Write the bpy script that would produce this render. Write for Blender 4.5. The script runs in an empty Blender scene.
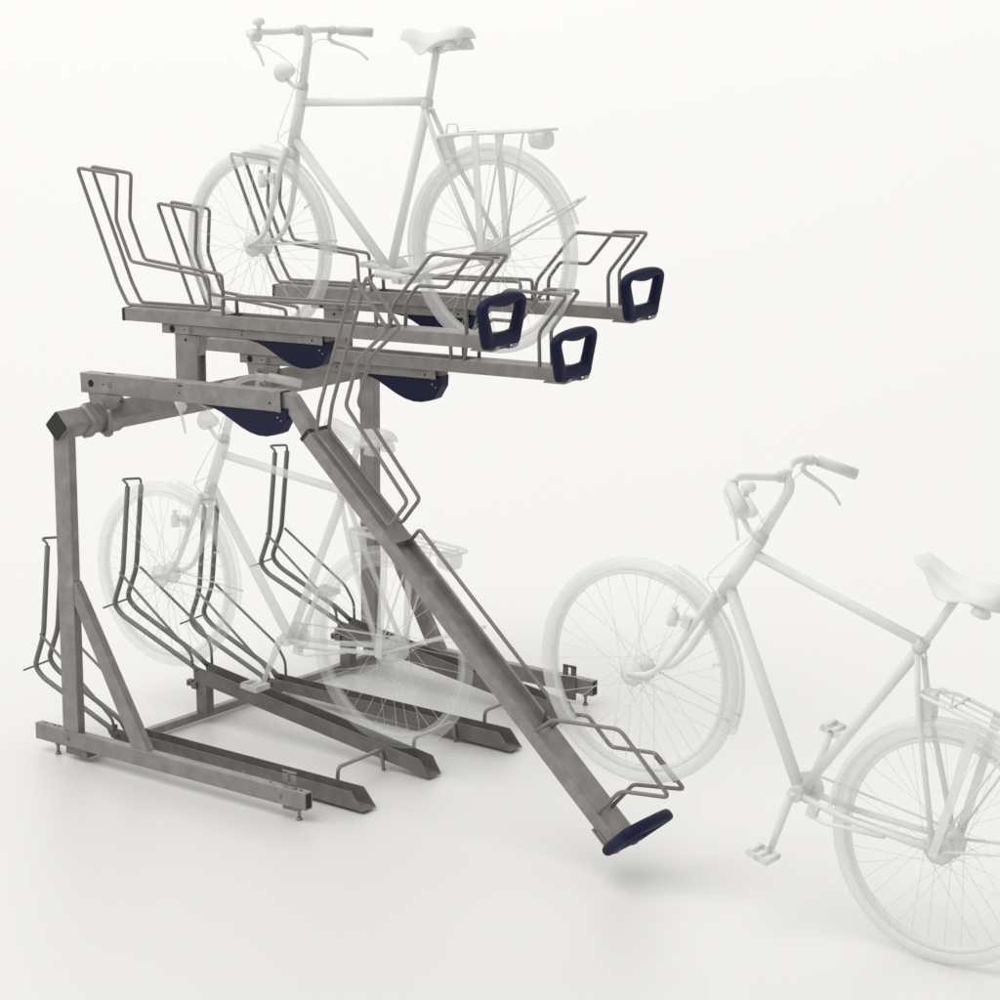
import bpy, math, random
from mathutils import Vector, Matrix
random.seed(4)
S = bpy.context.scene
COL = S.collection
PI = math.pi

# ------------------------------------------------------------------ camera
CP = (4.54899, -5.74759, 2.70427)
YAW, PITCH, F, PX, PY = 2.23709, -0.23492, 2526.65, 423.07, 553.24
cam = bpy.data.cameras.new('camera')
co = bpy.data.objects.new('camera', cam); COL.objects.link(co)
fw = Vector((math.cos(YAW)*math.cos(PITCH), math.sin(YAW)*math.cos(PITCH), math.sin(PITCH)))
rt = fw.cross(Vector((0, 0, 1))).normalized(); up = rt.cross(fw)
m = Matrix((rt, up, -fw)).transposed().to_4x4(); m.translation = Vector(CP)
co.matrix_world = m
cam.sensor_fit = 'HORIZONTAL'; cam.sensor_width = 36.0
cam.lens = F/1000*36
cam.shift_x = (500-PX)/1000; cam.shift_y = (PY-500)/1000
cam.clip_start = 0.05; cam.clip_end = 3000
S.camera = co

# ------------------------------------------------------------------ light: studio dome, one broad soft key
W = bpy.data.worlds.new('World'); S.world = W; W.use_nodes = True
nt = W.node_tree; nt.nodes.clear()
out = nt.nodes.new('ShaderNodeOutputWorld'); bg = nt.nodes.new('ShaderNodeBackground')
tc = nt.nodes.new('ShaderNodeTexCoord'); dp = nt.nodes.new('ShaderNodeVectorMath'); dp.operation = 'DOT_PRODUCT'
dp.inputs[1].default_value = (-0.34, 0.10, 0.12)
ad = nt.nodes.new('ShaderNodeMath'); ad.operation = 'ADD'; ad.inputs[1].default_value = 0.66
nt.links.new(tc.outputs['Generated'], dp.inputs[0]); nt.links.new(dp.outputs['Value'], ad.inputs[0])
# bright lobe added to the world so the far floor reflects more light
d2 = nt.nodes.new('ShaderNodeVectorMath'); d2.operation = 'DOT_PRODUCT'; d2.inputs[1].default_value = (-.617, .787, 0)
nt.links.new(tc.outputs['Generated'], d2.inputs[0])
mx_ = nt.nodes.new('ShaderNodeMath'); mx_.operation = 'MAXIMUM'; mx_.inputs[1].default_value = 0
pw = nt.nodes.new('ShaderNodeMath'); pw.operation = 'POWER'; pw.inputs[1].default_value = 3
ml = nt.nodes.new('ShaderNodeMath'); ml.operation = 'MULTIPLY_ADD'; ml.inputs[1].default_value = .54
nt.links.new(d2.outputs['Value'], mx_.inputs[0]); nt.links.new(mx_.outputs[0], pw.inputs[0]); nt.links.new(pw.outputs[0], ml.inputs[0])
nt.links.new(ad.outputs[0], ml.inputs[2]); nt.links.new(ml.outputs[0], bg.inputs['Strength'])
bg.inputs['Color'].default_value = (1.0, 0.995, 0.985, 1)
nt.links.new(bg.outputs[0], out.inputs[0])
sl = bpy.data.lights.new('key_light', 'SUN'); sl.energy = 1.3; sl.angle = math.radians(50); sl.color = (1, .995, .98)
so = bpy.data.objects.new('key_light', sl); COL.objects.link(so)
so.rotation_euler = Vector((-0.2, -0.45, 1.0)).to_track_quat('Z', 'Y').to_euler()
S.view_settings.view_transform = 'Standard'; S.view_settings.look = 'None'
S.view_settings.exposure = 0; S.view_settings.gamma = 1; S.view_settings.use_curve_mapping = False
S.render.engine = 'CYCLES'
S.cycles.transparent_max_bounces = 40
S.cycles.max_bounces = 8

# ------------------------------------------------------------------ materials
def mat(name, col, rough=.5, metal=0., spec=.5, noise=None, bump=0., alpha=1.):
    """noise = (scale, amount) of colour mottling that belongs to the surface"""
    mt = bpy.data.materials.new(name); mt.use_nodes = True
    n = mt.node_tree; b = n.nodes['Principled BSDF']
    b.inputs['Base Color'].default_value = (*col, 1)
    b.inputs['Roughness'].default_value = rough; b.inputs['Metallic'].default_value = metal
    b.inputs['Specular IOR Level'].default_value = spec
    t = n.nodes.new('ShaderNodeTexCoord')
    if noise:
        sc, am = noise
        a = n.nodes.new('ShaderNodeTexNoise'); a.inputs['Scale'].default_value = sc; a.inputs['Detail'].default_value = 5
        v = n.nodes.new('ShaderNodeTexVoronoi'); v.inputs['Scale'].default_value = sc*3.2
        n.links.new(t.outputs['Object'], a.inputs['Vector']); n.links.new(t.outputs['Object'], v.inputs['Vector'])
        r = n.nodes.new('ShaderNodeMapRange'); r.inputs['From Min'].default_value = .35; r.inputs['From Max'].default_value = .68
        r.inputs['To Min'].default_value = 1-am; r.inputs['To Max'].default_value = 1+am
        n.links.new(a.outputs['Fac'], r.inputs['Value'])
        sv = n.nodes.new('ShaderNodeSeparateColor'); n.links.new(v.outputs['Color'], sv.inputs[0])
        r2 = n.nodes.new('ShaderNodeMapRange'); r2.inputs['To Min'].default_value = 1-am*.35; r2.inputs['To Max'].default_value = 1+am*.35
        n.links.new(sv.outputs[0], r2.inputs['Value'])
        # pale worn spots
        a2 = n.nodes.new('ShaderNodeTexNoise'); a2.inputs['Scale'].default_value = sc*.8; a2.inputs['Detail'].default_value = 2
        n.links.new(t.outputs['Object'], a2.inputs['Vector'])
        r3 = n.nodes.new('ShaderNodeMapRange'); r3.inputs['From Min'].default_value = .62; r3.inputs['From Max'].default_value = .70
        r3.inputs['To Min'].default_value = 1; r3.inputs['To Max'].default_value = 1+am*1.5
        n.links.new(a2.outputs['Fac'], r3.inputs['Value'])
        m1 = n.nodes.new('ShaderNodeMath'); m1.operation = 'MULTIPLY'; m2 = n.nodes.new('ShaderNodeMath'); m2.operation = 'MULTIPLY'
        n.links.new(r.outputs[0], m1.inputs[0]); n.links.new(r2.outputs[0], m1.inputs[1])
        n.links.new(m1.outputs[0], m2.inputs[0]); n.links.new(r3.outputs[0], m2.inputs[1])
        vm = n.nodes.new('ShaderNodeVectorMath'); vm.operation = 'SCALE'; vm.inputs[0].default_value = col
        n.links.new(m2.outputs[0], vm.inputs['Scale']); n.links.new(vm.outputs[0], b.inputs['Base Color'])
    if bump:
        a = n.nodes.new('ShaderNodeTexNoise'); a.inputs['Scale'].default_value = 220; a.inputs['Detail'].default_value = 3
        n.links.new(t.outputs['Object'], a.inputs['Vector'])
        bp = n.nodes.new('ShaderNodeBump'); bp.inputs['Strength'].default_value = bump; bp.inputs['Distance'].default_value = .001
        n.links.new(a.outputs['Fac'], bp.inputs['Height']); n.links.new(bp.outputs[0], b.inputs['Normal'])
    if alpha < 1:
        tr = n.nodes.new('ShaderNodeBsdfTransparent'); mx = n.nodes.new('ShaderNodeMixShader'); mx.inputs[0].default_value = alpha
        o = n.nodes['Material Output']
        n.links.new(tr.outputs[0], mx.inputs[1]); n.links.new(b.outputs[0], mx.inputs[2]); n.links.new(mx.outputs[0], o.inputs['Surface'])
    return mt
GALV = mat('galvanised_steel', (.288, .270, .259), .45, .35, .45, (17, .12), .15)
ROD = mat('galvanised_rod', (.247, .234, .225), .5, .3, .4, (25, .08), .1)
DARK = mat('dark_holder_rod', (.205, .20, .192), .5, .2, .4, (25, .08))
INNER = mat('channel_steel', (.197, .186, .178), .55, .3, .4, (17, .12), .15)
BLACK = mat('black_plastic', (.018, .017, .015), .6)
HOLE = mat('hole_shade_black', (.012, .012, .012), .9)  # near-black discs and strips paint the shade inside holes and slots
BLUE = mat('navy_plastic', (.0045, .0065, .036), .46, 0, .25, None, .25)
BLUEH = mat('navy_grip_rubber', (.0055, .0075, .041), .55, 0, .22, None, .35)
GHOST = mat('translucent_white_paint', (.875, .875, .86), .55, 0, .25, None, 0, .68)
GTYRE = mat('translucent_white_rubber', (.84, .843, .825), .75, 0, .15, None, 0, .38)
GFEND = mat('translucent_white_mudguard', (.85, .853, .835), .65, 0, .2, None, 0, .27)
GWIRE = mat('translucent_white_wire', (.84, .84, .83), .5, 0, .3, None, 0, .34)
FLOOR = mat('white_studio_floor', (.722, .716, .703), .45, 0, 1.0, None, 0)

# ------------------------------------------------------------------ mesh helpers
class MB:
    def __init__(s): s.v = []; s.f = []; s.sm = []
    def add(s, vs, fs, smooth=False):
        o = len(s.v); s.v += [Vector(p) for p in vs]
        for f in fs: s.f.append([i+o for i in f]); s.sm.append(smooth)
        return s
    def box(s, a, b, ch=0.):
        x0, y0, z0 = a; x1, y1, z1 = b
        if ch:  # rounded along the longest axis
            L = (x1-x0, y1-y0, z1-z0); k = L.index(max(L))
            i, j = [(1, 2), (0, 2), (0, 1)][k]
            lo, hi = a, b
            sec = rrect(lo[i], lo[j], hi[i], hi[j], ch)
            def P(t, q):
                r = [0, 0, 0]; r[k] = t; r[i] = q[0]; r[j] = q[1]; return r
            return s.loft([[P(lo[k], q) for q in sec], [P(hi[k], q) for q in sec]])
        vs = [(x, y, z) for x in (x0, x1) for y in (y0, y1) for z in (z0, z1)]
        return s.add(vs, [(0, 1, 3, 2), (4, 6, 7, 5), (0, 4, 5, 1), (2, 3, 7, 6), (0, 2, 6, 4), (1, 5, 7, 3)])
    def loft(s, rings, caps=True, smooth=False, closed=False):
        n = len(rings[0]); vs = [p for r in rings for p in r]; fs = []
        m_ = len(rings)
        for i in range(m_ if closed else m_-1):
            j = (i+1) % m_
            for k in range(n): fs.append((i*n+k, i*n+(k+1) % n, j*n+(k+1) % n, j*n+k))
        o = len(s.v); s.add(vs, fs, smooth)
        if caps and not closed:
            s.f += [[o+k for k in range(n)][::-1], [o+(m_-1)*n+k for k in range(n)]]; s.sm += [False, False]
        return s
    def prism_y(s, prof, y0, y1):
        """profile in x,z pushed along y"""
        return s.loft([[(p[0], y0, p[1]) for p in prof], [(p[0], y1, p[1]) for p in prof]])
    def prism_x(s, prof, x0, x1):
        return s.loft([[(x0, p[0], p[1]) for p in prof], [(x1, p[0], p[1]) for p in prof]])
    def rod(s, pts, r, fil=0., n=10, closed=False, caps=True):
        pts = fillet([Vector(p) for p in pts], fil, closed)
        if isinstance(r, (int, float)): rs = [r]*len(pts)
        else:
            L = [0]
            for a, b in zip(pts, pts[1:]): L.append(L[-1]+(b-a).length)
            rs = [r[0]+(r[1]-r[0])*l/L[-1] for l in L]
        N = len(pts); tans = []
        for i in range(N):
            a = pts[i-1] if (i > 0 or closed) else pts[i]; b = pts[(i+1) % N] if (i < N-1 or closed) else pts[i]
            tans.append((b-a).normalized())
        t = tans[0]; u = t.orthogonal().normalized(); rings = []
        for i in range(N):
            t = tans[i]; u = (u-t*u.dot(t)).normalized(); v = t.cross(u)
            k = 1.
            if 0 < i < N-1:
                c = (pts[i]-pts[i-1]).normalized().dot(t); k = 1/max(c, .7)
            rings.append([pts[i]+(u*math.cos(2*PI*q/n)+v*math.sin(2*PI*q/n))*rs[i]*(k if 0 else 1) for q in range(n)])
        return s.loft(rings, caps=caps, smooth=True, closed=closed)
    def cyl(s, a, b, r, n=20, r2=None): 
        a = Vector(a); b = Vector(b); t = (b-a).normalized(); u = t.orthogonal().normalized(); v = t.cross(u)
        r2 = r if r2 is None else r2
        R = [[p+(u*math.cos(2*PI*q/n)+v*math.sin(2*PI*q/n))*rr for q in range(n)] for p, rr in ((a, r), (b, r2))]
        return s.loft(R, smooth=True)
    def lathe(s, prof, c, axis, n=32, smooth=True):
        """prof = (radius, distance along axis) pairs"""
        c = Vector(c); t = Vector(axis).normalized(); u = t.orthogonal().normalized(); v = t.cross(u)
        rings = [[c+t*h+(u*math.cos(2*PI*q/n)+v*math.sin(2*PI*q/n))*max(r, 1e-4) for q in range(n)] for r, h in prof]
        return s.loft(rings, smooth=smooth)
    def build(s, name, mt, parent=None, world=True):
        me = bpy.data.meshes.new(name); vs = s.v
        if parent is not None and world:
            inv = parent_matrix(parent).inverted(); vs = [inv @ p for p in vs]
        me.from_pydata([tuple(p) for p in vs], [], s.f); me.materials.append(mt)
        me.polygons.foreach_set('use_smooth', s.sm); me.validate()
        import bmesh
        bm = bmesh.new(); bm.from_mesh(me); bmesh.ops.recalc_face_normals(bm, faces=bm.faces); bm.to_mesh(me); bm.free()
        o = bpy.data.objects.new(name, me); COL.objects.link(o)
        if parent is not None: o.parent = parent
        return o
def parent_matrix(p):
    return p.matrix_basis.copy() if p.parent is None else parent_matrix(p.parent) @ p.matrix_basis
def fillet(pts, r, closed=False):
    if not r: return pts
    o = []; N = len(pts)
    for i, p in enumerate(pts):
        if not closed and i in (0, N-1): o.append(p); continue
        a = pts[i-1]; b = pts[(i+1) % N]; da = (a-p); db = (b-p); la, lb = da.length, db.length
        if la < 1e-6 or lb < 1e-6: continue
        rr = min(r, la*.45, lb*.45); A = p+da/la*rr; B = p+db/lb*rr
        for k in range(5):
            t = k/4; o.append(A*(1-t)**2+p*2*t*(1-t)+B*t*t)
    return o
def rrect(x0, y0, x1, y1, r, n=3):
    o = []
    for cx, cy, a0 in ((x1-r, y1-r, 0), (x0+r, y1-r, 90), (x0+r, y0+r, 180), (x1-r, y0+r, 270)):
        for k in range(n+1):
            a = math.radians(a0+90*k/n); o.append((cx+r*math.cos(a), cy+r*math.sin(a)))
    return o
def thing(name, label, cat, M=None, group=None):
    o = bpy.data.objects.new(name, None); COL.objects.link(o); o.empty_display_size = .05
    if M is not None: o.matrix_world = M; o.matrix_basis = M
    o['label'] = label; o['category'] = cat
    if group: o['group'] = group
    return o
def frameM(o, X, Y, Z):
    M_ = Matrix((X, Y, Z)).transposed().to_4x4(); M_.translation = Vector(o); return M_
def copy_thing(src, M, label, skip=()):
    r = src.copy(); COL.objects.link(r); r.matrix_basis = M; r['label'] = label
    for ch in list(src.children):
        if ch in skip: continue
        c = ch.copy(); COL.objects.link(c); c.parent = r
        for g in list(ch.children):
            d_ = g.copy(); COL.objects.link(d_); d_.parent = c
    return r

# ------------------------------------------------------------------ setting: seamless white studio floor
fl = MB(); R0 = 1500
fl.add([(-R0, -R0, 0), (R0, -R0, 0), (R0, R0, 0), (-R0, R0, 0)], [(0, 1, 2, 3)])
fo = fl.build('floor', FLOOR); fo['kind'] = 'structure'

# ------------------------------------------------------------------ rack frame
D = 0.4
XB0, XB1, ZB0, ZB1, WB_ = -1.6736, -0.4464, 0.0421, 0.1007, 0.0357
XC0, XC1 = -1.5417, -1.4666
WF = 1.6042
XT, ZT, HD = -1.5042, 1.1633, 0.0516
fr = thing('rack_frame', 'grey galvanised steel frame with two braced uprights and a square crossbeam on a white floor', 'bike rack', Matrix.Translation((XT, 0, 0)))
def octs(a, b, r): return None
for y in (0., WF):
    fb = MB().box((XB0, y, ZB0), (XB1, y+WB_, ZB1), .005).build('floor_beam', GALV, fr)
    # front plate: near plug, far opening's inner shade painted black; rear plug
    MB().box((XB1-.002, y+.0055, ZB0+.0055), (XB1+.0012, y+WB_-.0055, ZB1-.0055)).build('end_cap', BLACK, fb)
    MB().box((XB0-.003, y+.001, ZB0+.001), (XB0+.001, y+WB_-.001, ZB1-.001)).build('end_cap', BLACK, fb)
    for hx in (XB0+.03, XB0+.075, XB0+.097, XB1-.052, XB1-.03, XB1-.16):
        MB().cyl((hx, y+.018, ZB1-.002), (hx, y+.018, ZB1+.0008), .0045, 10).build('bolt_hole', HOLE, fb)
    for hx in (XB0+.155, XB1-.105):
        MB().cyl((hx, y-.0035, (ZB0+ZB1)/2), (hx, y+.002, (ZB0+ZB1)/2), .0075, 8)\
            .cyl((hx, y-.006, (ZB0+ZB1)/2), (hx, y-.003, (ZB0+ZB1)/2), .0045, 8).build('bolt', GALV, fb)
    for fx in (XB0+.088, XB1-.04):
        MB().cyl((fx, y+.018, .006), (fx, y+.018, ZB0+.004), .0055, 10).cyl((fx, y+.018, 0.0), (fx, y+.018, .008), .011, 14, .008)\
            .cyl((fx, y+.018, ZB0-.01), (fx, y+.018, ZB0-.001), .0095, 6).build('levelling_foot', GALV, fr)
    # upright
    top = ZT-HD
    prof = [(XC0, ZB1), (XC1, ZB1), (XC1, ZT-HD+.0375), (XT, top), (XC0, ZT-HD+.0375)]
    cm = MB()
    c = .004
    r0 = rrect(XC0, y+.0004, XC1, y+WB_-.0004, c)
    cm.loft([[(q[0], q[1], ZB1) for q in r0], [(q[0], q[1], top+abs(q[0]-XT)) for q in r0]])
    cm.build('upright', GALV, fr)
    MB().prism_y([(XC1, .632), (XC1+.006, .634), (-1.14, ZB1+.0005), (-1.213, ZB1+.0005), (XC1, .556)], y+.003, y+WB_-.003).build('brace', GALV, fr)
    # slotted plate bracket on the inner side near the front, foot plate at the rear
    yi = y+WB_+.001 if y == 0 else y-.005
    bk = MB(); x0, x1 = -.573, -.515
    bk.box((x0, yi, .016), (x1, yi+.004, .105)); bk.box((x0, yi, .1065), (x0+.022, yi+.004, .14)); bk.box((x1-.022, yi, .1065), (x1, yi+.004, .14))
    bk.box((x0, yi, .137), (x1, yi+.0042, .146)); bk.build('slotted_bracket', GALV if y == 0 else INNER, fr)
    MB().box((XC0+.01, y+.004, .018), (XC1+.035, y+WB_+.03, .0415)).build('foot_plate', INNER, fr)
MB().box((-1.475, .01, .010), (-1.446, WF+.02, .038), .003).build('floor_bar', GALV, fr)
# square crossbeam standing on its edge
def dia(h, y, c=.006):
    o = []
    for k in range(4):
        a = PI/2*k; d = Vector((math.cos(a), math.sin(a))); t = Vector((-d.y, d.x))
        for s_ in (-1, 0, 1): 
            q = d*(h-c*(1 if s_ else .35))+t*c*s_; o.append((XT+q.x, y, ZT+q.y))
    return o
xb = MB().loft([dia(HD, -.0155), dia(HD, WF+.06)]).build('cross_beam', GALV, fr)
MB().loft([dia(HD-.0005, -.0175), dia(HD-.0005, -.0157)]).build('end_cap', BLACK, xb)
# clamps that hold the rails on the crossbeam
for k in (0, 2):
    yc = .215+D*k
    cl = MB()
    ys = [yc-.115, yc-.105, yc-.07, yc-.06] if k == 0 else [yc-.05, yc-.04, yc+.0, yc+.01]
    hs = [.055, .064, .064, .056]
    cl.loft([dia(h, y, .012) for h, y in zip(hs, ys)])
    cl.loft([dia(h, y, .012) for h, y in ((.056, yc-.03), (.062, yc-.022), (.062, yc+.06), (.056, yc+.068))])
    # cast lugs with bolts on the near side
    for zz in (ZT-.045,):
        cl.lathe([(.004, -.016), (.013, -.013), (.016, 0), (.013, .013), (.004, .016)], (XT+.042, yc-.035, zz), (0, 1, 0), 14)
    cl.rod([(XT+.05, yc-.035, ZT+.035), (XT+.058, yc-.035, ZT), (XT+.046, yc-.035, ZT-.05)], .0105, .02, 10)
    cl.rod([(XT+.052, yc+.04, ZT+.04), (XT+.03, yc+.04, ZT+.066), (XT-.03, yc+.04, ZT+.066)], .009, .02, 10)
    cl.build('clamp', GALV, fr)

# ------------------------------------------------------------------ support rails of the upper tier
YR, RTILT = 0.1874, 0.034
def rail(k):
    high = k % 2
    x0, x1 = -1.5902, (-0.8569 if high else -0.692)
    z0 = 1.2409+(.1558 if high else 0)
    y = YR+D*k; h = .0676 if k == 0 else .034
    lab = ['grey sliding rail with navy side cover holding the arm of the lowered tray',
           'grey sliding rail on a tall post, navy cover hanging under the nearest raised tray',
           'grey low sliding rail with navy cover in front of the far upright',
           'grey sliding rail with navy cover under the farthest raised tray, mostly hidden'][k]
    t = thing('support_rail', lab, 'rail', frameM((x0, y, z0), (math.cos(RTILT), 0, math.sin(RTILT)), (0, 1, 0), (-math.sin(RTILT), 0, math.cos(RTILT))), 'rails under the upper trays')
    L = x1-x0
    m_ = MB(); th = .003; w = .053
    # channel open at the far side of its front end: outer web, top, bottom
    m_.prism_x(rrect(0, 0, w, h, .0045), 0, L-.02)
    m_.prism_x([(0, 0), (w, 0), (w, h), (0, h), (0, h-th), (w-th, h-th), (w-th, th), (0, th)], L-.02, L)
    m_.box((L-.0201, 0.0005, .0005), (L-.0004, th, h-.0005))
    b = m_.build('rail_profile', GALV, t, False)
    MB().box((-.0025, .0008, .0008), (.001, w-.0008, h-.0008)).build('end_cap', BLACK, t, False)
    for hx, r, hz in ((.047, .0125, .5), (.105, .003, .5), (L-.045, .0038, .4), (L*.51, .003, .45)):
        MB().cyl((hx, -.0007, h*hz), (hx, .001, h*hz), r, 20).build('hole', HOLE, b, False)
    MB().box((L*.505, -.0006, h*.78), (L*.525, .001, h*.84)).build('slot', HOLE, b, False)
    if k == 0:
        MB().box((.1, .02, h-.001), (.135, .03, h+.0006)).build('slot', HOLE, b, False)
        MB().box((.33, .012, h-.001), (.4, .018, h+.0006)).build('slot', HOLE, b, False)
    MB().lathe([(.0122, 0), (.0122, .0006), (.0085, .0007)], (.135, -.0005, h*.5), (0, 1, 0), 20).build('hole_rim', INNER, t, False)
    g = [(-.37, 0.0), (-.335, -.003), (-.30, -.008), (-.262, -.021), (-.22, -.042), (-.18, -.062), (-.14, -.077), (-.105, -.084), (-.07, -.084), (-.035, -.077), (-.012, -.068), (.018, -.024), (.022, .012), (-.002, .012), (-.002, .002), (-.2, .001)]
    gp = MB().prism_y([(L+a, -b_*-1 if 0 else b_) for a, b_ in g], .007, .047)
    gc = gp.build('spring_cover', BLUE, t, False)
    MB().cyl((L-.018, .0035, -.018), (L-.018, .009, -.018), .0032, 10).cyl((L-.004, .0035, -.0285), (L-.004, .009, -.0285), .0025, 8).build('screw', GALV, gc, False)
    if high:
        # tall stand-off post from the crossbeam
        xs0, xs1 = -1.5385, -1.437
        pm = MB(); zt_ = z0+.002
        pm.box((xs0, y+.008, ZT+.02), (xs1, y+.012, zt_)); pm.box((xs0, y+.012, ZT+.02), (xs0+.004, y+.05, zt_)); pm.box((xs1-.02, y+.012, ZT+.02), (xs1-.016, y+.05, zt_))
        pm.box((xs0, y+.0501, ZT+.02), (xs1, y+.054, zt_))
        pm.prism_y([(xs1, zt_-.07), (xs1+.012, zt_), (xs1, zt_)], y+.009, y+.052)
        pm.build('post', GALV, t)
        MB().cyl((xs0+.05, y+.0065, zt_-.018), (xs0+.05, y+.0095, zt_-.018), .0075, 3).build('hole', HOLE, t)
    else:
        pm = MB()
        zb = z0+.003
        pm.prism_y([(-1.563, zb), (-1.44, zb+.003), (-1.462, ZT+.045), (-1.475, ZT+.012), (-1.535, ZT+.012), (-1.553, ZT+.03)], y+.004, y+.05)
        pm.prism_y([(-1.505, zb), (-1.40, zb+.003), (-1.455, ZT+.02)], y-.002, y+.003)
        pm.build('saddle_plate', GALV, t)
    # roller carriage peeping out of the front end
    MB().box((L-.015, .009, h*.12), (L+.02 if k else L+.004, .045, h*.86)).build('carriage', INNER, t, False)
    return t
rails = [rail(k) for k in range(4)]

# ------------------------------------------------------------------ upper trays
# local axes: x along the tray, y across (0 = near edge), z up out of the tray; top face at z = 0
TL, TW, TH = 1.616, .100, .0435
BACK = [(-.200, .486), (-.003, .466), (-.0205, .3075), (.043, .165), (.4095, .129), (.4145, .014), (.018, .012), (-.025, .082)]
FR1 = [(1.521, -.02), (1.520, .113), (1.636, .241), (1.388, .248), (1.2215, .074), (1.205, -.02)]
FR2 = [(1.521, -.02), (1.518, .113), (1.634, .249), (1.497, .247), (1.391, .133), (1.272, .134), (1.222, .076), (1.215, -.02)]
Y1, Y2 = .006, .077
def tray_parts(t, lowered=False):
    m_ = MB(); th = .003; fg = .011; rd = -.024; s0, s1 = .468, 1.212
    w = TW
    def shell(a, b):
        m_.prism_x([(0, -TH), (0, -.004), (.001, -.001), (.004, 0), (w-.004, 0), (w-.001, -.001), (w, -.004), (w, -TH), (w-th, -TH), (w-th, -th), (th, -th), (th, -TH)], a, b)
    shell(0, s0); shell(s1, TL)
    m_.prism_x([(0, -TH), (0, -.004), (.001, -.001), (.004, 0), (fg-.002, 0), (fg, -.002), (fg+.001, rd), (w-fg-.001, rd), (w-fg, -.002), (w-fg+.002, 0), (w-.004, 0), (w-.001, -.001), (w, -.004), (w, -TH), (w-th, -TH), (w-th, rd-th), (th, rd-th), (th, -TH)], s0, s1)
    m_.build('channel', GALV, t, False)
    # recess end plate tongues
    MB().box((s0-.003, fg, rd-.001), (s0+.0005, w-fg, -.0005)).build('recess_end', GALV, t, False)
    MB().prism_y([(s1-.0005, rd-.001), (s1-.0005, -.0004), (s1+.003, -.0004), (s1+.003, rd-.001)], fg, w-fg).build('recess_end', GALV, t, False)
    c = MB()
    sec = [(-.001, -TH-.001), (-.001, -.004), (.003, .0012), (w-.003, .0012), (w+.001, -.004), (w+.001, -TH-.001), (w-.006, -TH-.001), (w-.006, -.006), (.006, -.006), (.006, -TH-.001)]
    c.prism_x(sec, -.004, .009); c.build('end_cap', BLACK, t, False)
    # rear wheel hoop pair
    rr = .0063
    for y in (Y1+.003 if not lowered else .016, Y2):
        MB().rod([(a, y, b) for a, b in BACK], rr, .016, 10, closed=True).build('rear_hoop', ROD, t, False)
    ys = (Y2,) if lowered else (Y1, Y2)
    for y in ys:
        MB().rod([(.476, y, -.012), (.474, y, .058), (1.150, y, .067 if not lowered else .060), (1.152 if not lowered else 1.19, y, -.012)], rr, .014, 10).build('guide_rod', ROD, t, False)
    MB().rod([(a, Y1, b) for a, b in FR1], rr, .022, 10).build('front_hoop', ROD, t, False)
    MB().rod([(a, Y2, b) for a, b in FR2], rr, .014, 10).build('front_hoop', ROD, t, False)
    MB().rod([(1.50, Y2+.002, .236), (1.60, Y2+.002, .2365)], .0035, 0, 8).build('stop_pin', ROD, t, False)
    # end bracket: cupped plate round the foot of the handle
    b = MB()
    b.box((1.545, -.003, -TH-.005), (1.622, w+.003, -TH-.0005), .002)
    pr = [(1.545, -.0505), (1.626, -.0505), (1.640, -.045), (1.648, -.032), (1.643, -.031), (1.636, -.041), (1.624, -.0455), (1.545, -.0455)]
    b.prism_y(pr, -.008, .014); b.prism_y(pr, w-.012, w+.014)
    b.box((1.560, -.0035, -.047), (1.620, -.0005, -.036)); b.box((1.560, w+.0005, -.047), (1.620, w+.0035, -.036))
    b.box((TL-.0005, .001, -TH), (TL+.004, w-.001, -.002))
    b.build('end_bracket', GALV, t, False)
    # handle: rounded trapezoid grip ring across the tray end
    O = [(-.040, -.040), (-.050, -.040), (-.060, -.008), (-.074, .036), (-.088, .078), (-.089, .096), (-.076, .114), (-.048, .126), (0, .133), (.04, .136), (.08, .135), (.108, .132), (.130, .125), (.145, .113), (.150, .096), (.147, .070), (.139, .030), (.132, -.006), (.129, -.036), (.119, -.037), (.090, -.037), (.040, -.039), (0, -.041), (-.025, -.043)]
    I = [(-.010, .012), (-.016, .016), (-.021, .025), (-.036, .052), (-.052, .078), (-.056, .091), (-.049, .100), (-.030, .099), (.0, .092), (.035, .088), (.062, .091), (.084, .099), (.096, .105), (.106, .105), (.110, .095), (.107, .074), (.102, .042), (.098, .024), (.096, .018), (.088, .014), (.068, .012), (.035, .011), (0, .011), (-.006, .011)]
    rings = []
    for (oy, oz), (iy, iz) in zip(O, I):
        cy, cz = (oy+iy)/2, (oz+iz)/2; hy, hz = (oy-iy)/2, (oz-iz)/2; ring = []
        for q in range(14):
            a = 2*PI*q/14; ca, sa = math.cos(a), math.sin(a)
            e = .8; ca = math.copysign(abs(ca)**e, ca); sa = math.copysign(abs(sa)**e, sa)
            sh = 1.631+.13*cz
            ring.append((sh+.0195*sa, cy+hy*ca, cz+hz*ca))
        rings.append(ring)
    h = MB().loft(rings, smooth=True, closed=True).build('handle', BLUEH, t, False)
    md = h.modifiers.new('s', 'SUBSURF'); md.levels = 1; md.render_levels = 2
    return t
def trayM(o, ang):
    return frameM(o, (math.cos(ang), 0, math.sin(ang)), (0, 1, 0), (-math.sin(ang), 0, math.cos(ang)))
XT0, ZTA, TT, YT = -1.7737, 1.4699, 0.0310, .1779
tg = 'upper tier trays with wire hoops and navy grips'
tA = thing('bike_tray', 'nearest raised steel tray, its navy grip in front of the middle tray', 'bike tray', trayM((XT0, YT+D, ZTA), TT), tg)
tray_parts(tA)
tB = copy_thing(tA, trayM((XT0, YT+2*D, ZTA-.1558), TT), 'steel tray carrying the upper white bicycle, lowest of the three raised trays')
tC = copy_thing(tA, trayM((XT0, YT+3*D, ZTA), TT), 'farthest raised steel tray, behind the upper white bicycle, navy grip highest of all')
tD = thing('bike_tray', 'lowered steel tray sloping steeply to the floor with its navy grip just above the ground', 'bike tray', trayM((-.572, YT, 1.229), -.7409), tg)
tray_parts(tD, True)
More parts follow.
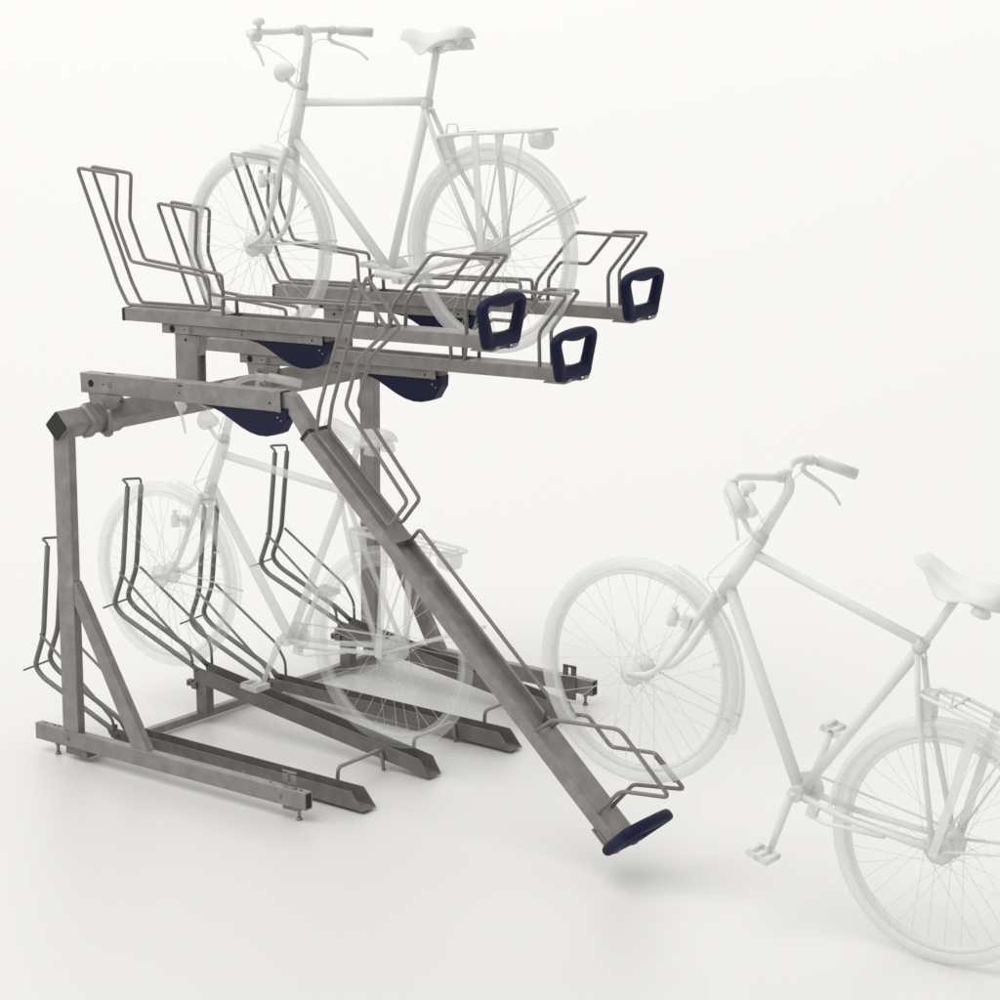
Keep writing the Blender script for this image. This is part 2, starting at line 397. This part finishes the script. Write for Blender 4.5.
# telescopic arm joining the lowered tray to its rail
arm = MB()
arm.prism_y([(-.70, 1.272), (-.70, 1.333), (-.674, 1.334), (-.655, 1.325), (-.52, 1.172), (-.35, 1.012), (-.385, .975), (-.59, 1.170), (-.665, 1.262), (-.68, 1.272)], YR+.012, YR+.052)
arm.build('telescopic_arm', GALV, tD)

# ------------------------------------------------------------------ lower troughs
YTL = .1772; TWL = .069
def trough(k):
    high = k % 2; y = YTL+D*k; dz = .145 if high else 0.
    lab = ['low grey wheel trough beside the near floor beam, wire holder behind the near upright',
           'grey wheel trough sloping from a short post, holding the lower white bicycle',
           'low grey wheel trough just behind the lower white bicycle, lying flat on the floor',
           'grey wheel trough raised on a short post beside the far upright and floor beam'][k]
    t = thing('wheel_trough', lab, 'wheel trough', Matrix.Translation((-1.0, y, 0)), 'lower tier wheel troughs')
    if high: rear = [(-1.47, .212), (-1.467, .155)]; frt = [(-.3996, .0078), (-.4383, .0663)]
    else: rear = [(-1.515, .075), (-1.486, .038)]; frt = [(-.3547, .0088), (-.4067, .0673)]
    th = .0035
    prof = [rear[0], rear[1], frt[0], frt[1]]
    m_ = MB()
    mid = [(frt[1][0]-.004, frt[1][1]+.0005), frt[1], (frt[1][0]+.004, frt[1][1]-.004)]
    P = [rear[0], rear[1], frt[0]]+mid[::-1]
    m_.prism_y(P, 0+y, th+y); m_.prism_y(P, y+TWL-th, y+TWL)
    x0, zz0 = rear[1]; x1, zz1 = frt[0]
    m_.prism_y([(x0+.001, zz0+.0004), (x1-.0005, zz1+.0004), (x1-.001, zz1+.0038), (x0+.001, zz0+.0038)], y+th+.0002, y+TWL-th-.0002)
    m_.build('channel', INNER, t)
    bm_ = MB()
    if high:
        bm_.box((-1.478, y-.003, .125), (-1.455, y+.078, .150)); bm_.box((-1.500, y-.004, .133), (-1.478, y+.018, .155))
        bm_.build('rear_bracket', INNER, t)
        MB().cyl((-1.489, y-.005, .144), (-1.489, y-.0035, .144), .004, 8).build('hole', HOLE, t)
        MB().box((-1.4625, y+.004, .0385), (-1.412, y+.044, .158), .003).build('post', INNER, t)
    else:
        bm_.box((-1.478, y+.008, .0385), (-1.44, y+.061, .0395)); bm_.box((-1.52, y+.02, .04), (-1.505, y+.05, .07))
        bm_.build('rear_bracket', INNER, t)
    tl = [(-1.778, .678), (-1.814, .352), (-1.864, .230), (-1.826, .195), (-1.482, .066), (-1.45, .052)]
    tr = [(-1.771, .676), (-1.806, .362), (-1.857, .245), (-1.816, .209), (-1.522, .090), (-1.462, .055)]
    MB().rod([(a, y+.004, b+dz) for a, b in tl], .0093, .03, 12).build('wheel_holder', DARK, t)
    MB().rod([(a, y+.066, b+dz) for a, b in tr], .0093, .03, 12).build('wheel_holder', DARK, t)
    MB().rod([(-1.778, y+.004, .67+dz), (-1.779, y+.004, .688+dz), (-1.800, y+.001, .702+dz), (-1.797, y+.014, .703+dz), (-1.772, y+.066, .700+dz), (-1.771, y+.066, .67+dz)], .0045, .01, 8).build('top_loop', DARK, t)
    MB().rod([(-1.822, y-.004, .356+dz), (-1.548, y-.002, .160+dz), (-1.474, y-.002, .105+dz), (-1.470, y-.002, .06+dz)], .005, .02, 8).build('stay_rod', DARK, t)
    MB().rod([(-1.792, y+.071, .367+dz), (-1.49, y+.071, .187+dz), (-1.446, y+.071, .125+dz), (-1.444, y+.071, .06+dz)], .005, .02, 8).build('stay_rod', DARK, t)
    MB().rod([(-1.8665, y-.048, .225+dz), (-1.8625, y+.07, .235+dz)], .0038, 0, 8).build('cross_rod', DARK, t)
    if k < 3:
        MB().rod([(-.524, y+TWL+.006, .035), (-.521, y+TWL+.006, .108), (-.60, y+D-.006, .071), (-.588, y+D-.006, .0)], .0068, .022, 10).build('spacer_rod', GALV, t)
    return t
troughs = [trough(k) for k in range(4)]

# ------------------------------------------------------------------ bicycles
RW, WBS = .3405, 1.0492
def B3(a, l, h): return Vector((a, -l, h+RW))     # a forward from rear axle, l to the far side, h above the axle
def cranks(t, ang):
    for side in (-1, 1):
        A = math.radians(ang+(180 if side > 0 else 0)); ca, sa = math.cos(A), math.sin(A); L_ = .168
        def q(d, l): return B3(.446+d*ca, side*l, -.080+d*sa)
        MB().rod([q(-.012, .060), q(.06, .066), q(L_, .078)], (.014, .0095), .03, 12).build('crank', GHOST, t, False)
        a, l, h = .446+L_*ca, side*.118, -.080+L_*sa
        pd = MB()
        for da in (-.034, .022):
            pd.box((a+da, -l-.032, h+RW-.010), (a+da+.012, -l+.032, h+RW+.011))
        pd.cyl((a, -l-.038, h+RW), (a, -l+.038, h+RW), .009, 12)
        for e in (-.038, .032): pd.box((a-.036, -l+e, h+RW-.009), (a+.037, -l+e+.006, h+RW+.009))
        pd.build('pedal', GHOST, t, False)
def bicycle(M, label, cang=-92):
    t = thing('bicycle', label, 'bicycle', M, 'plain white translucent bicycles')
    def P(name, mb, mt=GHOST, par=None): return mb.build(name, mt, par or t, False)
    def rod(pts, r, fil=0., n=12): return MB().rod([B3(*q) for q in pts], r, fil, n)
    # frame
    bb = (.446, 0, -.080)
    f = rod([(.806, 0, .547), (.862, 0, .352)], .0205, 0, 16)
    P('head_tube', f)
    P('top_tube', rod([(.803, 0, .501), (.262, 0, .497)], .0145, 0, 16))
    P('down_tube', rod([(.853, 0, .378), bb], .0175, 0, 16))
    st = rod([bb, (.252, 0, .497)], .0155, 0, 16); st.lathe([(.023, -.036), (.024, -.03), (.024, .03), (.023, .036)], B3(*bb), (0, 1, 0), 20)
    st.lathe([(.019, -.012), (.021, 0), (.019, .02)], B3(.258, 0, .485), (B3(.252, 0, .497)-B3(*bb)), 16); st.cyl(B3(.24, -.012, .475), B3(.225, -.012, .468), .006, 8)
    P('seat_tube', st)
    for s in (-1, 1):
        P('seat_stay', rod([(.252, s*.018, .470), (.195, s*.03, .34), (.01, s*.062, .012)], .0082, .05, 10))
        P('chain_stay', rod([(.430, s*.025, -.078), (.28, s*.04, -.062), (.0, s*.06, 0)], .0095, .05, 10))
        P('fork_blade', rod([(.872, s*.028, .345), (.890, s*.046, .270), (.935, s*.052, .115), (.975, s*.053, .035), (1.049, s*.053, 0)], (.0125, .0085), .06, 12))
    P('fork_crown', MB().lathe([(.012, -.02), (.023, -.012), (.026, 0), (.023, .012), (.018, .02)], B3(.870, 0, .330), (.28, 0, -1), 18))
    br = MB().loft([[tuple(B3(.205, -.02, .385)), tuple(B3(.205, .02, .385)), tuple(B3(.17, .02, .385)), tuple(B3(.17, -.02, .385))], [tuple(B3(.185, -.02, .30)), tuple(B3(.185, .02, .30)), tuple(B3(.15, .02, .31)), tuple(B3(.15, -.02, .31))]])
    P('stay_bridge', br)
    # seat post and saddle
    P('seat_post', rod([(.252, 0, .49), (.206, 0, .672)], .0122, 0, 14))
    sd = MB(); rings = []
    N = 15
    for i in range(N):
        u = i/(N-1); a = .358-u*.284
        wdt = .016+.0*u if u < 0 else [.012, .022, .026, .029, .034, .042, .053, .064, .070, .075, .077, .077, .075, .069, .054][i]
        top = [.722, .738, .739, .736, .730, .725, .722, .722, .725, .730, .735, .740, .742, .741, .734][i]
        dr = [.018, .034, .040, .050, .064, .072, .070, .064, .056, .050, .047, .045, .044, .042, .034][i]
        ring = []
        for q in range(9):
            x_ = -1+2*q/8; ring.append(tuple(B3(a, x_*wdt, top-dr*abs(x_)**2.6)))
        for q in range(9):
            x_ = 1-2*q/8; ring.append(tuple(B3(a, x_*wdt*.93, top-dr*(.80+.22*abs(x_)**2)-.003)))
        rings.append(ring)
    sd.loft(rings, smooth=True)
    so_ = P('saddle', sd); md = so_.modifiers.new('s', 'SUBSURF'); md.levels = 1; md.render_levels = 2
    for s in (-1, 1):
        P('saddle_spring', MB().lathe([(.008, .03), (.022, .012), (.027, -.004), (.026, -.009), (.018, -.011)], B3(.115, s*.042, .672), (0, 0, 1), 18), GHOST, so_)
    P('saddle_rail', rod([(.20, .012, .672), (.235, .012, .672), (.32, .008, .700)], .004, .01, 8).rod([B3(.20, -.012, .672), B3(.235, -.012, .672), B3(.32, -.008, .700)], .004, .01, 8).rod([B3(.21, 0, .668), B3(.11, -.04, .676)], .005).rod([B3(.21, 0, .668), B3(.11, .04, .676)], .005), GHOST, so_)
    # stem, handlebar, grips
    P('stem', rod([(.806, 0, .548), (.768, 0, .715), (.775, 0, .742), (.800, 0, .748)], .0145, .03, 14).lathe([(.016, -.012), (.021, -.006), (.021, .01), (.017, .016)], B3(.806, 0, .555), (-.2, 0, 1), 16).lathe([(.014, -.02), (.0185, -.017), (.0185, .017), (.014, .02)], B3(.800, 0, .748), (0, 1, 0), 16))
    for s in (-1, 1):
        pass
    P('handlebar', rod([(.736, -.290, .731), (.834, -.215, .745), (.854, -.16, .748), (.840, -.10, .745), (.800, -.03, .748), (.800, .03, .748), (.840, .10, .745), (.850, .17, .748), (.826, .240, .742), (.736, .305, .731)], .0112, .03, 12))
    for s in (-1, 1):
        o_ = .008 if s > 0 else -.006
        P('grip', rod([(.826, s*.228+o_, .743), (.730, s*.300+o_, .729)], .0165, 0, 14))
        hl_ = rod([(.838, s*.205, .744), (.850, s*.204, .715), (.838, s*.212, .702), (.80, s*.235, .688), (.762, s*.262, .668), (.734, s*.278, .636)], (.0085, .0038), .02, 8)
        hl_.lathe([(.014, -.012), (.016, 0), (.014, .012)], B3(.835, s*.208, .744), (-.75, s*-.66, 0), 14)
        P('brake_lever', hl_)
    P('bell', MB().box(tuple(B3(.752, -.262, .768)), tuple(B3(.722, -.298, .788))) if 0 else MB().lathe([(.002, .012), (.016, .010), (.021, .0), (.019, -.010), (.008, -.014), (.008, -.03)], B3(.760, -.262, .782), (0, 0, 1), 18))
    # headlamp, dynamo, cables
    hd = MB().lathe([(.004, -.052), (.015, -.042), (.028, -.014), (.034, .006), (.034, .013), (.029, .022), (.016, .029), (.002, .032)], B3(.890, .0, .606), (1, 0, -.12), 22)
    lo = P('headlamp', hd)
    P('lamp_bracket', rod([(.885, .004, .585), (.845, 0, .555), (.812, 0, .548)], .007, .01, 10), GHOST, lo)
    dy = MB().lathe([(.004, -.026), (.014, -.024), (.016, -.01), (.016, .016), (.008, .02), (.007, .028), (.010, .03), (.010, .036)], B3(.962, -.060, .235), (.12, 0, 1), 16)
    dy.box(tuple(B3(.930, -.050, .222)), tuple(B3(.905, -.064, .262))).rod([B3(.955, -.056, .24), B3(.905, -.05, .24)], .007)
    P('dynamo', dy)
    P('brake_cable', rod([(.838, .20, .712), (.815, .10, .715), (.759, -.02, .675), (.802, -.02, .635), (.816, -.02, .567), (.873, -.02, .472), (.916, -.02, .386), (.913, -.02, .365), (.872, -.02, .344)], .0024, .05, 6), GWIRE)
    P('brake_cable', rod([(.930, -.02, .362), (.912, -.02, .379), (.844, -.02, .417)], .0022, .01, 6), GWIRE)
    P('brake_cable', rod([(.838, -.20, .708), (.87, -.11, .700), (.861, -.02, .653), (.791, -.02, .594)], .0024, .06, 6), GWIRE)
    # wheels
    def wheel(a, nm, hubr, hubw):
        c = B3(a, 0, 0); w = None
        ty = MB(); rings = []
        for i in range(96):
            A = 2*PI*i/96; e = Vector((math.cos(A), 0, math.sin(A))); ring = []
            for q in range(12):
                b = 2*PI*q/12; ring.append(c+e*(RW-.0215+.0215*math.cos(b))+Vector((0, .0205*math.sin(b), 0)))
            rings.append(ring)
        ty.loft(rings, smooth=True, closed=True)
        w = P(nm, ty, GTYRE)
        rm = MB(); rings = []
        for i in range(96):
            A = 2*PI*i/96; e = Vector((math.cos(A), 0, math.sin(A)))
            rings.append([c+e*r+Vector((0, y_, 0)) for r, y_ in ((.302, -.013), (.302, .013), (.293, .013), (.287, .006), (.287, -.006), (.293, -.013))])
        rm.loft(rings, smooth=True, closed=True); P('rim', rm, GTYRE, w)
        hb = MB().lathe([(.008, -hubw-.022), (.009, -hubw-.004), (.02, -hubw), (hubr, -hubw+.003), (hubr, -hubw+.008), (hubr*.72, -hubw+.014), (hubr*.72, hubw-.014), (hubr, hubw-.008), (hubr, hubw-.003), (.02, hubw), (.009, hubw+.004), (.008, hubw+.022)], c, (0, 1, 0), 28)
        P('hub', hb, GHOST, w)
        sp = MB(); n = 36
        for i in range(n):
            s = 1 if i % 2 else -1; A = 2*PI*i/n; dA = (1 if (i//2) % 2 else -1)*math.radians(62)
            p0 = c+Vector((math.cos(A+dA)*hubr*.93, s*(hubw-.005), math.sin(A+dA)*hubr*.93)); p1 = c+Vector((math.cos(A)*.290, 0, math.sin(A)*.290))
            sp.rod([p0, p1], .00125, 0, 5)
        P('spokes', sp, GWIRE, w)
        P('valve', MB().cyl(c+Vector((math.cos(2.6)*.288, 0, math.sin(2.6)*.288)), c+Vector((math.cos(2.6)*.262, 0, math.sin(2.6)*.262)), .0035, 8), GHOST, w)
        return w
    wf_ = wheel(WBS, 'front_wheel', .040, .036)
    wr_ = wheel(0, 'rear_wheel', .046, .040)
    def fender(a, A0, A1, nm):
        c = B3(a, 0, 0); mb = MB(); rings = []; n = 60
        def sec(r0, rr): return [(r0+rr*math.cos(b), rr*1.05*math.sin(b)) for b in [math.radians(-82+164*q/10) for q in range(11)]]
        so1 = sec(.330, .0290); si = sec(.330, .0272)[::-1]
        for i in range(n+1):
            A = math.radians(A0+(A1-A0)*i/n); e = Vector((math.cos(A), 0, math.sin(A)))
            rings.append([c+e*r+Vector((0, y_, 0)) for r, y_ in so1+si])
        mb.loft(rings, smooth=True); return P(nm, mb, GFEND)
    fender(WBS, 92, 184, 'front_mudguard')
    fender(0, -12, 164, 'rear_mudguard')
    ms = MB()
    for s in (-1, 1):
        ms.rod([B3(WBS, s*.058, 0), B3(.80, s*.034, .015), B3(.705, s*.030, .02)], .0032, .02, 6)
    P('mudguard_stay', ms)
    ms = MB()
    for s in (-1, 1):
        ms.rod([B3(0, s*.068, .0), B3(-.30, s*.036, .145), B3(-.362, s*.010, .178)], .0048, .03, 8)
    ms.rod([B3(-.345, 0, .168), B3(-.378, 0, .184)], .006)
    P('mudguard_stay', ms)
    # carrier
    cr = MB()
    z_ = .392
    loop = [(.205, -.028, .372), (.14, -.058, .388), (-.222, -.062, .399), (-.245, -.045, .400), (-.245, .045, .400), (-.222, .062, .399), (.14, .058, .388), (.205, .028, .372)]
    cr.rod([B3(*q) for q in loop], .0058, .02, 8, closed=True)
    for l in (-.022, .022): cr.rod([B3(.17, l, .384), B3(-.240, l, .399)], .0036, 0, 8)
    for a in (.10, -.10, -.2): cr.rod([B3(a, -.058, .393), B3(a, .058, .393)], .0036, 0, 8)
    cr.rod([B3(.16, -.025, .392), B3(.155, -.025, .422), B3(.115, -.025, .422), B3(.11, -.025, .392)], .003, .008, 8)
    ca = P('carrier', cr)
    for s in (-1, 1):
        fl_ = MB().loft([[tuple(B3(a+dx, s*l+dl, h)) for dx, dl in ((-.013, -.002), (.013, -.002), (.013, .002), (-.013, .002))] for a, l, h in ((.012, .064, .392), (.004, .070, .2), (-.004, .074, -.012))])
        P('carrier_stay', fl_, GHOST, ca)
        P('carrier_stay', rod([(-.1, s*.055, .395), (-.08, s*.06, .33), (0, s*.066, .01)], .0038, .05, 8), GHOST, ca)
    tlm = MB().loft([[tuple(B3(-.176, l, h)) for l, h in rrect(-.026, .352, .026, .394, .014, 5)], [tuple(B3(-.186, l, h)) for l, h in rrect(-.033, .342, .033, .398, .018, 5)], [tuple(B3(-.222, l, h)) for l, h in rrect(-.034, .336, .034, .398, .020, 5)], [tuple(B3(-.240, l, h)) for l, h in rrect(-.030, .344, .030, .394, .018, 5)], [tuple(B3(-.246, l, h)) for l, h in rrect(-.018, .352, .018, .386, .012, 5)]], smooth=True)
    P('tail_lamp', tlm)
    # cranks, pedals, chainwheel
    cranks(t, cang)
    cg = MB().lathe([(.020, -.002), (.048, -.0025), (.048, .0025), (.020, .002)], B3(.446, .047, -.080), (0, 1, 0), 40, False)
    P('chainwheel', cg)
    P('chain', MB().rod([B3(.446, .047, -.034), B3(0, .047, .030)], .0035, 0, 6).rod([B3(.446, .047, -.126), B3(0, .047, -.030)], .0035, 0, 6))
    ks = rod([(.385, -.035, -.080), (.368, -.040, -.105), (.33, -.055, -.100), (.14, -.078, -.030)], .0065, .02, 10)
    ks.box(tuple(B3(.36, -.030, -.110)), tuple(B3(.390, -.050, -.075)))
    P('kickstand', ks)
    return t
def bikeM(rear, ang, y):
    f_ = Vector((-math.cos(ang), 0, math.sin(ang))); u_ = Vector((math.sin(ang), 0, math.cos(ang)))
    o = Vector((rear[0]-.016, y+.02, rear[1]-(0 if rear[0] > 0 else .006)))-u_*RW
    return frameM(o, f_, (0, -1, 0), u_)
b1 = bicycle(bikeM((1.67308, .34047), .30365, .1992), 'white bicycle with rear wheel on the floor and front wheel on the lowered tray')
ck = [c for c in b1.children if c.name.split('.')[0] in ('crank', 'pedal')]
b2 = copy_thing(b1, bikeM((-.45766, 1.72773), -.04928, .9992), 'white bicycle parked level on the upper tier, its saddle highest of all', ck)
cranks(b2, 184)
b3 = copy_thing(b1, bikeM((-.58529, .41341), .09864, .6117), 'white bicycle standing in the lower tier, seen partly through the steel rack', ck)
cranks(b3, -74)

# the lower-tier bicycle is fainter than the other two
FAINT = {'translucent_white_paint': mat('fainter_white_paint', (.86, .86, .845), .55, 0, .25, None, 0, .42),
         'translucent_white_rubber': mat('fainter_white_rubber', (.84, .843, .825), .75, 0, .15, None, 0, .19),
         'translucent_white_mudguard': mat('fainter_white_mudguard', (.85, .853, .835), .65, 0, .2, None, 0, .10),
         'translucent_white_wire': mat('fainter_white_wire', (.84, .84, .83), .5, 0, .3, None, 0, .30)}
for o in b3.children_recursive:
    sl_ = o.material_slots[0]; nm = sl_.material.name
    sl_.link = 'OBJECT'; sl_.material = FAINT[nm]
